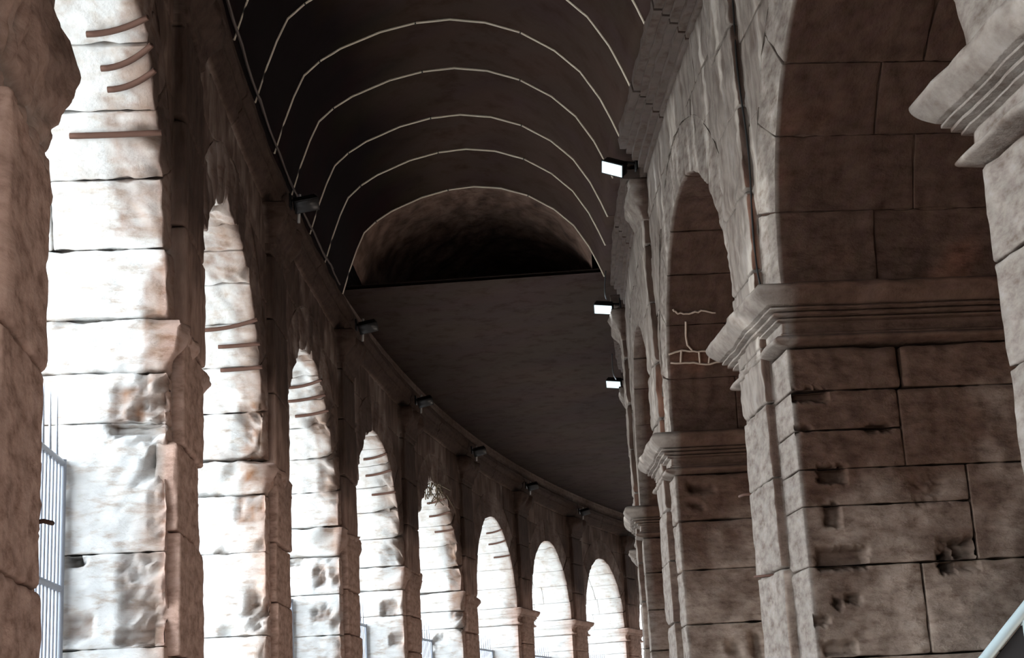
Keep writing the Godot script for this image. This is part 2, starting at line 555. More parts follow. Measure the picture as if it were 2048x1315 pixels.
func impost_profile(base: float, top: float, out: float) -> Callable:
	return func(v):
		var k: float = (v - base) / (top - base)
		if k < 0.03: return 0.0
		if k < 0.17: return out * (0.10 + 0.30 * sqrt(maxf(0.0, 1.0 - pow((k - 0.10) / 0.07, 2.0))))
		if k < 0.21: return out * 0.14
		if k < 0.40: return out * 0.08
		if k < 0.45: return out * 0.26
		if k < 0.475: return out * 0.16
		if k < 0.53: return out * 0.40
		if k < 0.55: return out * 0.30
		if k < 0.60: return out * 0.54
		if k < 0.625: return out * 0.46
		if k < 0.90: return out * (0.60 + 0.40 * sin((k - 0.625) / 0.275 * PI * 0.5))
		return out * (1.0 - 0.25 * pow((k - 0.90) / 0.10, 2.0))

func outer_wall() -> void:
	var wall := group_node("wall_left")
	wall.set_meta("kind", "structure")
	for k in range(-5, 12):
		outer_pier(wall, k)
		outer_bay(wall, k)
	# parapet of the wall above the openings and the moulded ledge under the vault
	for k in range(-5, 12):
		var c := PHI0 + k * TH
		var near: bool = k >= 1 and k <= 9
		var o := {"res": 0.5, "resv": 0.06 if near else 0.3, "rad": 0.02, "chip": 0.05 if near else 0.0, "col": col_outer, "wear": 0.25,
			"prof": func(v): return 0.19 * sstep(7.0, 7.12, v) * (0.45 if v < 7.2 else (0.7 if v < 7.34 else 1.0)), "pu0": false, "pu1": false}
		blk(wall, "cornice_block", pier_map(c + TH * 0.25), Vector3(-TH * R * 0.25 + 0.004, 7.0, -0.5), Vector3(TH * R * 0.25 - 0.004, 7.55, 0.0), M.stone, o)
		blk(wall, "cornice_block", pier_map(c + TH * 0.75), Vector3(-TH * R * 0.25 + 0.004, 7.0, -0.5), Vector3(TH * R * 0.25 - 0.004, 7.55, 0.0), M.stone, o)
		blk(wall, "upper_course", pier_map(c + TH * 0.5), Vector3(-TH * R * 0.5, 7.0, -DEEP), Vector3(TH * R * 0.5, 10.3, -0.02), M.stone, {"res": 1.2, "rad": 0.01, "col": col_outer})

# where the far edge of the nearest pier bulges or is worn away: [h, metres]
const BULGE := [[-1.6, -0.02], [0.40, -0.10], [0.75, -0.07], [0.95, -0.06], [1.05, -0.02], [1.6, 0.0], [2.3, 0.01], [2.66, 0.0], [2.74, 0.03], [2.80, 0.12], [2.86, 0.17], [2.92, 0.10], [2.98, 0.02], [3.08, 0.06], [3.16, 0.12], [3.24, 0.19], [3.33, 0.33], [3.45, 0.40], [3.54, 0.48], [3.63, 0.52], [3.72, 0.47], [3.78, 0.22], [3.83, 0.02], [4.0, -0.03], [5.0, 0.0]]

func bulge(h: float) -> float:
	for i in BULGE.size() - 1:
		if h < BULGE[i + 1][0]:
			return lerpf(BULGE[i][1], BULGE[i + 1][1], clampf((h - BULGE[i][0]) / (BULGE[i + 1][0] - BULGE[i][0]), 0.0, 1.0))
	return 0.0

func outer_pier(wall: Node, k: int) -> void:
	var c := PHI0 + k * TH
	var map := pier_map(c)
	var hw := PIERW / 2
	var near: bool = k >= 0 and k <= 3
	var seen: bool = k >= 0 and k <= 9
	var core := blk(wall, "pier", map, Vector3(-hw + 0.38, -1.6, -DEEP + 0.3), Vector3(hw - 0.38, SPRING + 0.3, -0.3), M.stone, {"res": 1.0, "rad": 0.02, "col": col_outer})
	var res: float = [0.035, 0.035, 0.06, 0.09][k] if near else (0.16 if seen else 1.2)
	# courses: heights of the bed joints; the pier next along shows the ones read from the photograph
	var beds := [-1.6, -0.75, 0.05, 0.78, 1.53, 2.60, 3.02]
	if k == 0: beds = [-1.6, -0.7, 0.25, 1.05, 2.66, 3.05]
	elif k == 2: beds = [-1.6, -0.6, 0.35, 1.28, 2.30, 3.02]
	elif k > 2: beds = [-1.6, -0.8, 0.0, 0.75 + 0.15 * (k % 3), 1.55 + 0.12 * (k % 2), 2.35 + 0.1 * (k % 3), 2.98]
	var worn: bool = k <= 5
	for i in beds.size() - 1:
		var b0: float = beds[i]; var b1: float = beds[i + 1]
		var cut := -0.95 - 0.35 * rng.randf() - (0.35 if i % 2 else 0.0)
		var holes := []
		if k == 1:
			if i == 4: holes = [[0, -0.44, 0.02, 2.50, 2.60, 0.16], [0, -0.56, -0.40, 2.405, 2.43, 0.05, 1], [0, -0.25, -0.12, 2.05, 2.09, 0.05, 1], [0, -0.40, -0.34, 1.9, 1.94, 0.04, 1]]
			if i == 3: holes = [[0, -0.79, -0.66, 1.44, 1.56, 0.25], [0, -0.35, 0.05, 0.80, 0.93, 0.10], [0, -0.80, -0.58, 0.86, 1.04, 0.05], [0, -0.355, 0.05, 0.93, 1.525, 0.025, 1]]
		elif seen and i >= 2:
			for z in 2:
				var a := rng.randf_range(-1.6, -0.25); var bb := rng.randf_range(b0 + 0.1, b1 - 0.25)
				holes.append([0, a, a + rng.randf_range(0.1, 0.3), bb, bb + rng.randf_range(0.08, 0.2), rng.randf_range(0.06, 0.16)])
		if k == 2: holes = [[0, -0.63, -0.44, 2.295, 2.345, 0.10], [0, -0.54, -0.33, 1.29, 1.40, 0.10]]
		if k == 3: holes = [[0, -0.24, 0.1, 3.2, 3.4, 0.2], [0, -0.47, -0.13, 1.93, 2.13, 0.10, 1], [0, -0.40, -0.26, 2.5, 2.8, 0.10, 1], [0, -0.87, -0.62, 2.86, 2.96, 0.15]]
		if k == 4: holes = [[0, -0.44, -0.15, 2.45, 2.75, 0.12], [0, -0.30, -0.05, 1.83, 2.07, 0.14]]
		if EROSION.has(k) and seen:
			for e in EROSION[k]: holes.append([0, e[0], e[1], e[2], e[3], 0.05, 1])
		var o := {"res": minf(res, 0.055) if k < 6 and seen else res, "resu": maxf(res, 0.07), "rad": 0.013, "chip": 0.20 if worn else 0.06, "amp": 0.012 if near else 0.0, "holes": holes, "col": col_outer, "chipw": true}
		if k == 0:
			o.push = func(u, v, w, f): return Vector3(bulge(v) * sstep(0.3, 0.9, u), 0, 0)
		if not seen: o.chip = 0.0
		if seen and k > 0:
			var amount: float = 0.8 if k < 6 else 0.2
			o.push = func(u, v, w, f): return Vector3(-signf(u) * amount * wear(map.call(u, v, w)) * sstep(-0.45, 0.0, w) * sstep(0.45, 1.0, absf(u) / hw), 0, 0)
		if k == 0:
			o.resu = 0.035; o.amp = 0.035
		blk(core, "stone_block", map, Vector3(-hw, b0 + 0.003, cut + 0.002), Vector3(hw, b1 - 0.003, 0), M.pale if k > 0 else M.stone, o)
		var o2 := o.duplicate()
		o2.res = maxf(res, 0.08)
		o2.erase("push")
		blk(core, "stone_block", map, Vector3(-hw + 0.004, b0 + 0.003, -DEEP), Vector3(hw - 0.004, b1 - 0.003, cut - 0.002), M.pale, o2)
	# impost: worn to a stump on the nearer piers, whole on the further ones
	var top := SPRING
	var base: float = beds[-1]
	if k == 0:
		blk(core, "impost", map, Vector3(-hw, base + 0.008, -0.95), Vector3(hw, 3.80, 0.0), M.stone, {"res": 0.03, "rad": 0.05, "chip": 0.12, "amp": 0.05, "col": col_outer,
			"push": func(u, v, w, f): return Vector3(bulge(v) * sstep(0.2, 0.85, u), 0, 0.05 * sstep(3.1, 3.5, v))})
		blk(core, "impost", map, Vector3(-hw + 0.02, base + 0.008, -DEEP), Vector3(hw - 0.02, top, -0.96), M.pale, {"res": 0.2, "rad": 0.05, "chip": 0.1, "col": col_outer})
	elif worn:
		blk(core, "impost", map, Vector3(-hw, base + 0.008, -DEEP), Vector3(hw, top - 0.008, 0.0), M.pale, {"res": res * 1.2, "rad": 0.04, "chip": 0.28, "amp": 0.025, "col": col_outer,
			"prof": func(v): return 0.10 * sstep(3.0, 3.4, v), "wear": 1.6, "pu0": k != 1})
	else:
		blk(core, "impost", map, Vector3(-hw, base + 0.008, -DEEP), Vector3(hw, top - 0.004, 0.0), M.pale, {"res": 0.5, "resv": 0.012 if seen else 0.2, "rad": 0.012, "chip": 0.05, "col": col_outer,
			"prof": impost_profile(base, top, 0.20), "wear": 0.2})
	# pilaster on the corridor face
	if k >= -1:
		var pb := [-1.6, -0.4, 0.7, 1.7, 2.72 if k == 0 else 2.45, 3.4, 4.4, 5.4, 6.3, 7.0]
		for i in pb.size() - 1:
			var shift: float = rng.randf_range(-0.03, 0.03)
			var deep: float = 0.10 + rng.randf_range(-0.015, 0.02)
			var u0 := -0.68 + shift; var u1 := 0.55 + shift
			if k == 1 and i == 3: u0 = -0.92; u1 = 0.35
			elif k == 1 and i < 3: u0 = -0.88
			if k == 0:
				if i > 3: continue
				u1 = 0.31 + shift; deep += 0.03
			blk(core, "pilaster_block", map, Vector3(u0, pb[i] + 0.006, -0.1), Vector3(u1, pb[i + 1] - 0.006, deep), M.stone if i < 5 else M.streaked,
				{"res": 0.05 if near and k < 2 else (0.12 if seen else 0.6), "rad": 0.022, "chip": 0.14 if worn else 0.08, "amp": 0.012, "col": col_outer})
	if k >= 1:
		blk(core, "capital_block", map, Vector3(-0.72, 6.40, -0.1), Vector3(0.62, 6.99, 0.14), M.stone, {"res": 0.09 if seen else 0.4, "rad": 0.03, "chip": 0.10, "amp": 0.02, "col": col_outer,
			"prof": func(v): return 0.16 * sstep(6.5, 6.8, v), "wear": 0.6})
	if k == 0:
		var pin := put(core, "iron_pin", tube([map.call(0.55, 1.03, -0.05), map.call(0.50, 1.045, 0.11), map.call(0.62, 1.05, 0.13)], 0.012, 6), M.iron)
		pin.set_meta("label", "bent rusty iron pin")

func outer_bay(wall: Node, k: int) -> void:
	var c := PHI0 + (k + 0.5) * TH
	var rx := TH * R / 2 - PIERW / 2
	var ry := rx
	var th := 0.72
	var seen: bool = k >= 0 and k <= 8
	var near: bool = k >= 0 and k <= 2
	var map := arch_map(c, rx, ry, SPRING, R)
	var core := blk(wall, "arch", map, Vector3(0.0, 0.16, -DEEP + 0.1), Vector3(PI * rx, th, -0.2), M.stone, {"resu": 0.28, "resv": 1.0, "resw": 1.2, "rad": 0.001, "col": col_outer})
	var nv := 13
	for i in nv:
		var a0 := PI * rx * i / nv + 0.003; var a1 := PI * rx * (i + 1) / nv - 0.003
		var cut := -0.9 - 0.5 * rng.randf()
		var o := {"resu": 0.06 if near else (0.12 if seen else 0.3), "resv": 0.12 if near else 0.3, "resw": 0.06 if near else (0.15 if seen else 1.0), "rad": 0.015, "chip": 0.26 if (seen and k < 5) else 0.05, "amp": 0.02 if near else 0.0, "col": col_outer, "chipw": true}
		if k == 4: o.chip = 0.34
		o.resw = 0.06 if near else (0.09 if seen and k < 6 else o.resw)
		if seen:
			var amount: float = 1.0 if k < 5 else 0.22
			o.push = func(u, v, w, f): return Vector3(0, amount * wear(map.call(u, 0.0, w)) * sstep(-0.5, 0.0, w) * (1.0 - v / th), 0)
		blk(core, "voussoir", map, Vector3(a0, rng.randf_range(-0.008, 0.008), cut + 0.002), Vector3(a1, th, rng.randf_range(-0.01, 0.01)), M.pale, o)
		blk(core, "voussoir", map, Vector3(a0, rng.randf_range(-0.006, 0.006), -DEEP), Vector3(a1, th, cut - 0.002), M.pale, o)
	# iron straps let into the soffit
	var st := []
	match k:
		0: st = [[36.9, 37.2, -0.72], [46.3, 50.3, -0.37], [50.8, 55.8, -0.40], [58.3, 62.0, -0.47]]
		1: st = [[40.5, 43.3, -0.66], [34.8, 35.2, -0.50], [27.3, 27.7, -0.50]]
		2: st = [[64.0, 68.0, -0.55], [56.0, 58.5, -0.62], [48.0, 50.0, -0.55]]
		_:
			if k < 6 and k > 0: st = [[62.0, 66.0, -0.5], [50.0, 53.0, -0.55], [38.0, 39.0, -0.5]]
	for s in st:
		var pts := []
		for j in 9:
			var q := j / 8.0
			pts.append(map.call((PI - deg_to_rad(s[0] + (s[1] - s[0]) * q * q)) * rx, -0.025, lerpf(s[2], 0.03, q)))
		put(core, "iron_strap", tube(pts, 0.026, 6), M.iron)
	# masonry over the arch up to the ledge
	var rox := rx + th - 0.02
	var roy := ry + th - 0.02
	var half := TH * R / 2
	var low := func(u):
		var t: float = absf(u) / rox
		return SPRING + roy * sqrt(maxf(0.0, 1.0 - t * t))
	var smap := pier_map(c)
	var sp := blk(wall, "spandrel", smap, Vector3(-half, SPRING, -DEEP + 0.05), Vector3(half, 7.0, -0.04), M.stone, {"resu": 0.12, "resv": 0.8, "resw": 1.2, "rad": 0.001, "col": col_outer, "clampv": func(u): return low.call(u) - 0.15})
	var rowsv := [SPRING, 4.2, 4.9, 5.6, 6.3, 7.0]
	for i in rowsv.size() - 1:
		var y0: float = rowsv[i]; var y1: float = rowsv[i + 1]
		var t1 := 0.0
		if y1 < SPRING + roy:
			t1 = rox * sqrt(1.0 - pow((y1 - SPRING) / roy, 2.0))
		var cuts := []
		if t1 > 0.0:
			cuts = [[-half, -t1], [t1, half]]
		else:
			var sh := 0.4 * (i % 2)
			cuts = [[-half, -half * 0.45 + sh], [-half * 0.45 + sh, half * 0.4 - sh], [half * 0.4 - sh, half]]
		for q in cuts:
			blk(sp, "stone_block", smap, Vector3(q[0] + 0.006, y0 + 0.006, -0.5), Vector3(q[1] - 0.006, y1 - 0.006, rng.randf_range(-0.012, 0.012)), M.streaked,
				{"resu": 0.1 if seen else 0.5, "resv": 0.12 if near else 0.35, "resw": 0.5, "rad": 0.015, "chip": 0.05 if seen else 0.0, "amp": 0.015 if seen else 0.0, "col": col_outer, "clampv": low})

# ------------------------------------------------------------------ inner wall
# piers as [near phi, far phi]
func inner_piers() -> Array:
	var out := [[-0.190, -0.168], [-0.128, -0.106], [-0.0655, -0.0430], [0.046, 0.0724]]
	out[2] = [-0.018, 0.005]
	out[1] = [-0.081, -0.058]; out[0] = [-0.144, -0.121]
	for k in 10:
		out.append([0.1127 + k * 0.0629, 0.1291 + k * 0.0629])
	return out

const SPI := 3.44
const IDEEP := 3.0

func inner_map(phic: float) -> Callable:
	# u along the ring from phic, w: depth behind the face counted negative into the wall so that +w looks into the corridor
	return func(u, v, w): return P(phic + u / RI, v, W - w)

func inner_arch_map(phic: float, rx: float, ry: float) -> Callable:
	return func(u, v, w):
		var t: float = -cos(u / rx) * (rx + v)
		return P(phic + t / RI, SPI + sin(u / rx) * (ry + v), W - w)

func inner_wall() -> void:
	var wall := group_node("wall_right")
	wall.set_meta("kind", "structure")
	var ps := inner_piers()
	for i in ps.size():
		inner_pier(wall, ps[i][0], ps[i][1], i - 4)
		if i + 1 < ps.size():
			inner_bay(wall, ps[i][1], ps[i + 1][0], ps[i][0], ps[i + 1][1], i - 4)
	# unseen wall added behind the passages to keep daylight out
	for k in 14:
		var a := -0.30 + k * 0.09
		blk(wall, "passage_light_block", inner_map(a + 0.045), Vector3(-0.045 * RI, -1.6, -IDEEP - 3.0), Vector3(0.045 * RI, 10.3, -IDEEP - 2.6), M.stone, {"res": 3.0, "rad": 0.01, "col": col_inner})
	# moulded ledge carrying the vault, broken over the piers
	var runs := [[-0.25, -0.1, 0], [-0.1, 0.0, 0], [0.0, 0.09, 0], [0.0903, 0.1150, 1], [0.1153, 0.1390, 1], [0.1393, 0.1600, 1], [0.1603, 0.1785, 1], [0.1895, 0.2100, 2], [0.2103, 0.2415, 2], [0.2520, 0.2800, 2], [0.2803, 0.305, 2], [0.3145, 0.36, 2], [0.365, 0.42, 2], [0.42, 0.55, 0], [0.55, 0.72, 0]]
	for r in runs:
		var pm: float = 0.36 if r[2] < 2 else 0.22
		var mid: float = (r[0] + r[1]) / 2
		var hl: float = (r[1] - r[0]) / 2 * RI - 0.004
		blk(wall, "cornice_block", inner_map(mid), Vector3(-hl, 7.0, -0.6), Vector3(hl, 7.5, 0.0), M.ledge, {"resu": 0.10 if r[2] else 1.0, "resv": 0.008 if r[2] else 0.1, "resw": 0.3, "rad": 0.012, "chip": 0.03 if r[2] else 0.0, "amp": 0.003, "col": col_inner, "wear": 0.10, "pu0": false, "pu1": false,
			"prof": func(v):
				var k: float = (v - 7.0) / 0.5
				var f := 0.0
				if k < 0.13: f = 0.12
				elif k < 0.17: f = 0.02
				elif k < 0.33: f = 0.32
				elif k < 0.37: f = 0.18
				elif k < 0.52: f = 0.54
				elif k < 0.56: f = 0.38
				elif k < 0.66: f = 0.74
				elif k < 0.70: f = 0.62
				else: f = 0.94 + 0.06 * k
				return pm * f})
	for k in 13:
		var a := -0.25 + k * 0.08
		blk(wall, "upper_course", inner_map(a + 0.04), Vector3(-0.04 * RI, 7.0, -IDEEP - 3.0), Vector3(0.04 * RI, 10.3, -0.02), M.stone, {"res": 1.5, "rad": 0.01, "col": col_inner})

func inner_pier(wall: Node, p0: float, p1: float, k: int) -> void:
	var map := inner_map(p0)          # u runs from the near edge of the pier
	var wd := (p1 - p0) * RI
	var seen: bool = k >= -1 and k <= 5
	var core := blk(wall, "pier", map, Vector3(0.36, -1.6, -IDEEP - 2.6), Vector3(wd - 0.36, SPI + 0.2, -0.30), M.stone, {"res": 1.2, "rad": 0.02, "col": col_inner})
	var H := func(d0, d1, v0, v1, dp): return [0, W - d1, W - d0, v0, v1, dp]
	if k == 0:
		# the wide side of this pier fills the lower right of the view: its blocks as they are, [d0, d1, h0, h1]
		var rows := [[5.114, 6.06, 2.55, 2.92], [6.06, 8.1, 2.55, 2.92], [5.114, 6.01, 2.22, 2.55], [5.114, 6.01, 1.90, 2.22], [6.01, 8.1, 1.90, 2.55], [5.114, 6.51, 1.60, 1.90], [5.114, 6.51, 1.12, 1.60], [6.51, 8.1, 1.12, 1.90],
			[5.114, 6.04, 0.40, 1.12], [6.04, 8.1, 0.40, 1.12], [5.114, 6.6, -0.25, 0.40], [6.6, 8.1, -0.25, 0.40], [5.114, 8.1, -0.95, -0.25], [5.114, 8.1, -1.6, -0.95]]
		var holes := [H.call(5.28, 5.50, 1.79, 1.91, 0.11), H.call(5.30, 5.41, 1.44, 1.61, 0.10), H.call(5.20, 5.60, 1.10, 1.255, 0.10), H.call(5.72, 5.93, 2.20, 2.245, 0.07), H.call(5.10, 5.42, 2.47, 2.56, 0.10), H.call(5.10, 5.26, 2.215, 2.25, 0.08),
			H.call(5.11, 5.24, 0.665, 0.73, 0.08), H.call(5.30, 5.36, 0.79, 0.86, 0.12), H.call(5.40, 5.52, 0.83, 0.89, 0.09), H.call(5.18, 5.44, 0.43, 0.52, 0.09), H.call(6.04, 6.34, 1.59, 1.79, 0.035) + [1], H.call(5.2, 5.35, 1.6, 1.66, 0.03) + [1], H.call(6.2, 6.5, 1.05, 1.30, 0.10) + [1], H.call(6.19, 6.30, 1.04, 1.18, 0.28), H.call(6.33, 6.47, 1.14, 1.28, 0.16)]
		for q in rows:
			var vis: bool = q[2] > 0.1
			blk(core, "stone_block", map, Vector3(0, q[2] + 0.004, W - q[1] + 0.004), Vector3(wd, q[3] - 0.004, W - q[0] - 0.004 * (1 if q[0] > 5.2 else 0)), M.stone,
				{"resu": 0.25, "resv": 0.02 if vis else 0.3, "resw": 0.02 if vis else 0.3, "rad": 0.012, "chip": 0.05, "amp": 0.010, "holes": holes, "col": col_inner})
	else:
		var beds := [-1.6, -0.95, -0.25, 0.40, 1.10, 1.75, 2.35, 2.92]
		for i in beds.size() - 1:
			var cut := -1.0 - 0.5 * float(i % 2)
			var res: float = 0.05 if k == 1 and i > 2 else (0.06 if k == -1 and i > 2 else (0.15 if seen else 1.0))
			var hs := []
			if k == 1 and i == 6: hs = [H.call(5.3, 5.6, 2.70, 2.78, 0.12), H.call(5.3, 5.45, 2.5, 2.56, 0.08)]
			if k == 1 and i == 3: hs = [H.call(5.9, 6.0, 0.70, 0.95, 0.1), H.call(5.6, 5.75, 0.72, 0.86, 0.08)]
			for z in [[0.0, cut], [cut, -IDEEP]]:
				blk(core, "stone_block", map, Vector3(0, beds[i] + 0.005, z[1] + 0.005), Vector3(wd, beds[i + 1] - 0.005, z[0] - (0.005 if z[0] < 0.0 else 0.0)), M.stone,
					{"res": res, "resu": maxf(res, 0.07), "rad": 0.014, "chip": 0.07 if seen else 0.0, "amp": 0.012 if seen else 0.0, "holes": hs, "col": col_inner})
	# impost moulding round the pier
	var fine: bool = k >= -1 and k <= 3
	blk(core, "impost", map, Vector3(0, 2.925, -IDEEP), Vector3(wd, SPI - 0.005, 0.0), M.stone, {"resu": 0.10 if fine else 0.5, "resv": 0.006 if fine else 0.1, "resw": 0.10 if fine else 0.5, "rad": 0.014, "chip": 0.07 if k != -1 else 0.05, "amp": 0.006, "wear": 0.12,
		"prof": impost_profile(2.925, SPI, 0.27), "col": col_inner})
	# pilaster, running up to the ledge
	var pb := [-1.6, -0.6, 0.42, 1.17, 1.93, 2.57, 3.05, 3.75, 4.5, 5.3, 6.1, 7.0]
	var u0 := 0.53; var u1 := wd - 0.22
	if k == -1: pb = []
	for i in maxi(0, pb.size() - 1):
		var pr := 0.082 + rng.randf_range(-0.006, 0.008)
		var ww := rng.randf_range(-0.015, 0.015)
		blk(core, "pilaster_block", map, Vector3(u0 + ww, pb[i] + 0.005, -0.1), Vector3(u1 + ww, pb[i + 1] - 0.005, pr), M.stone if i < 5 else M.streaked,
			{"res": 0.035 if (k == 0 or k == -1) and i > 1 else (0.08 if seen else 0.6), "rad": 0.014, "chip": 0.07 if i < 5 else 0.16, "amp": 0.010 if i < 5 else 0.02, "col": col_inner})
	if k >= 1:
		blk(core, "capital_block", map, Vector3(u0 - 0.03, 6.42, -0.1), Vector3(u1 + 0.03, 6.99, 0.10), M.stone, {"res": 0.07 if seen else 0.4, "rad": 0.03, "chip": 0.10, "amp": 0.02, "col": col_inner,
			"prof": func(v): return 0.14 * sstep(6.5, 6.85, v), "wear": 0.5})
	if k == 0:
		for q in [[1.45, 1.93, 0.10, 0.14], [1.05, 1.165, 0.02, 0.16]]:
			put(core, "iron_pin", tube([map.call(q[0], q[1], q[2] - 0.1), map.call(q[0] + 0.02, q[1], q[2] + 0.03), map.call(q[0] + 0.16, q[1] + 0.005, q[3])], 0.013, 6), M.iron)

func inner_bay(wall: Node, pf: float, pn: float, pf0: float, pn1: float, k: int) -> void:
	var c := (pf + pn) / 2
	var rx := (pn - pf) / 2 * RI
	var ry := rx
	if k == -1: ry = rx * 1.08
	var th := 0.62
	var seen: bool = k >= -1 and k <= 5
	var near: bool = k == -1 or k == 0
	var map := inner_arch_map(c, rx, ry)
	var core := blk(wall, "arch", map, Vector3(0, 0.03, -IDEEP - 2.6), Vector3(PI * rx, th, -0.04), M.stone, {"resu": 0.28, "resv": 1.0, "resw": 1.5, "rad": 0.001, "col": col_inner})
	var nv := 11
	for i in nv:
		var a0 := PI * rx * i / nv + 0.002; var a1 := PI * rx * (i + 1) / nv - 0.002
		var cuts := [0.0, -0.85 - 0.35 * float(i % 2), -1.9 - 0.2 * float(i % 3), -IDEEP]
		for z in 3:
			blk(core, "voussoir", map, Vector3(a0, rng.randf_range(-0.01, 0.012), cuts[z + 1] + 0.004), Vector3(a1, th, cuts[z] - (0.004 if z else 0.0)), M.stone,
				{"resu": 0.05 if near else (0.12 if seen else 0.3), "resv": 0.2, "resw": 0.05 if near else (0.2 if seen else 1.0), "rad": 0.008, "chip": 0.06 if seen else 0.0, "amp": 0.014 if near else 0.0, "col": col_inner})
	if k == 0:
		# streaks of pale mortar left on the dark soffit
		var j := func(d, h):
			return P(0.1745, h, d) if h < 4.0 else P(c + (rx * sqrt(maxf(0.0, 1.0 - pow((h - SPI) / ry, 2.0))) - 0.015) / RI, h, d)
		for line in [[[5.20, 4.90], [5.26, 4.86], [5.40, 4.85], [5.55, 4.87], [5.73, 4.85]], [[5.36, 4.76], [5.36, 4.60], [5.38, 4.50], [5.44, 4.44]], [[5.14, 4.40], [5.3, 4.45], [5.5, 4.42], [5.7, 4.43], [5.82, 4.40]], [[5.16, 4.30], [5.4, 4.30], [5.6, 4.27], [5.78, 4.29]], [[5.30, 4.45], [5.29, 4.30]], [[5.52, 4.43], [5.53, 4.28]], [[5.66, 4.43], [5.64, 4.28]]]:
			var pts := []
			for s in line.size() - 1:
				for q in 4:
					var dd: float = lerpf(line[s][0], line[s + 1][0], q / 4.0); var hh: float = lerpf(line[s][1], line[s + 1][1], q / 4.0)
					pts.append(j.call(dd, hh + 0.015 * n_fine.get_noise_2d(dd * 3.0, hh * 3.0)))
			pts.append(j.call(line[-1][0], line[-1][1]))
			put(core, "mortar_seam", tube(pts, 0.014, 5), M.mortar)
	# masonry above
	var rox := rx + th - 0.02
	var roy := ry + th - 0.02
	var low := func(u):
		var t: float = absf(u) / rox
		return SPI + roy * sqrt(maxf(0.0, 1.0 - t * t))
	var smap := inner_map(c)
	var e0 := -((c - (pf0 + pf) / 2) * RI)
	var e1 := ((pn + pn1) / 2 - c) * RI
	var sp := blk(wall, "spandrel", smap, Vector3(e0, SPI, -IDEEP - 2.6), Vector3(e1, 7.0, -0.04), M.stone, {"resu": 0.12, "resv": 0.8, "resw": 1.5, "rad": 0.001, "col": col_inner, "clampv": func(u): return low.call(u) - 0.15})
	var rowsv := [SPI, 4.25, 5.1, 5.9, 6.45, 7.0]
	for i in rowsv.size() - 1:
		var y0: float = rowsv[i]; var y1: float = rowsv[i + 1]
		var t1 := 0.0
		if y1 < SPI + roy:
			t1 = rox * sqrt(1.0 - pow((y1 - SPI) / roy, 2.0))
		var cuts := []
		if t1 > 0.0:
			cuts = [[e0, -t1], [t1, e1]]
		else:
			var sh := 0.4 * (i % 2)
			cuts = [[e0, e0 * 0.45 + sh], [e0 * 0.45 + sh, e1 * 0.4 - sh], [e1 * 0.4 - sh, e1]]
		for q in cuts:
			blk(sp, "stone_block", smap, Vector3(q[0] + 0.002, y0 + 0.002, -0.5), Vector3(q[1] - 0.002, y1 - 0.002, rng.randf_range(-0.006, 0.008)), M.streaked,
				{"resu": 0.05 if near else (0.10 if seen else 0.5), "resv": 0.08 if near else (0.2 if seen else 0.4), "resw": 0.5, "rad": 0.007, "chip": 0.05 if seen else 0.0, "amp": 0.018 if seen else 0.0, "col": col_inner, "clampv": low})

# ------------------------------------------------------------------ objects
func frame(phi: float, h: float, d: float) -> Transform3D:
	# at that place of the ring: x along the ring (onwards), y up, z into the corridor
	var x := Vector3(sin(phi), 0, -cos(phi))
	var z := Vector3(cos(phi), 0, sin(phi))
	return Transform3D(Basis(x, Vector3.UP, z), P(phi, h, d))

func floodlight(phi: float, h: float, d: float, lit: bool, out: float, label: String, grp: String, tip := 0.3) -> Node3D:
	# `out`: +1 when the wall is on the outer side and the head reaches inwards, -1 on the inner wall
	var t := group_node("floodlight")
	t.transform = frame(phi, h, d)
	tag(t, label, "lamp", grp)
	var zs := out * signf(t.basis.z.dot(P(phi, h, d + 1.0) - P(phi, h, d)))
	var reach := 0.27 if lit else 0.19
	var arm := put(t, "bracket", tube([Vector3(0, 0.06, -reach * zs), Vector3(0, 0.08, -0.12 * zs), Vector3(0, 0.06, 0.0)], 0.02, 8), M.housing)
	var pl := put(t, "wall_plate", box_mesh(Vector3(0.16, 0.20, 0.03), 0.006), M.housing)
	pl.position = Vector3(0, 0.06, -reach * zs)
	var head := put(t, "housing", box_mesh(Vector3(0.20, 0.14, 0.34), 0.03), M.housing)
	var tilt := Basis(Vector3(0, 0, 1), -0.75) * Basis(Vector3(1, 0, 0), -tip * zs)
	head.transform = Transform3D(tilt, Vector3(0, 0.02, 0.02 * zs))
	for i in 5:
		var fin := put(head, "cooling_fin", box_mesh(Vector3(0.012, 0.03, 0.30), 0.003), M.housing)
		fin.position = Vector3(-0.07 + 0.035 * i, 0.08, 0)
	var glass := put(head, "glass", box_mesh(Vector3(0.17, 0.012, 0.31), 0.004), M.glow if lit else M.darkglass)
	glass.position = Vector3(0, -0.073, 0)
	var rim := put(head, "rim", box_mesh(Vector3(0.205, 0.02, 0.345), 0.005), M.housing)
	rim.position = Vector3(0, -0.062, 0)
	if not lit:
		put(t, "junction_tube", tube([Vector3(0.12, -0.22, -0.10), Vector3(0.12, 0.20, -0.08)], 0.022, 8), M.whitepaint)
	if lit:
		var l := AreaLight3D.new()
		l.name = "lamp_light"
		l.area_size = Vector2(0.17, 0.31)
		l.light_color = Color(0.92, 0.97, 1.0)
		l.light_energy = LAMP
		l.area_range = 40.0
		l.area_attenuation = 2.0
		l.shadow_enabled = true
		head.add_child(l)
		# the light shines along its own -z: down out of the glass
		l.transform = Transform3D(Basis(Vector3(1, 0, 0), -PI / 2), Vector3(0, -0.083, 0))
	return t

const LAMP := 0.4

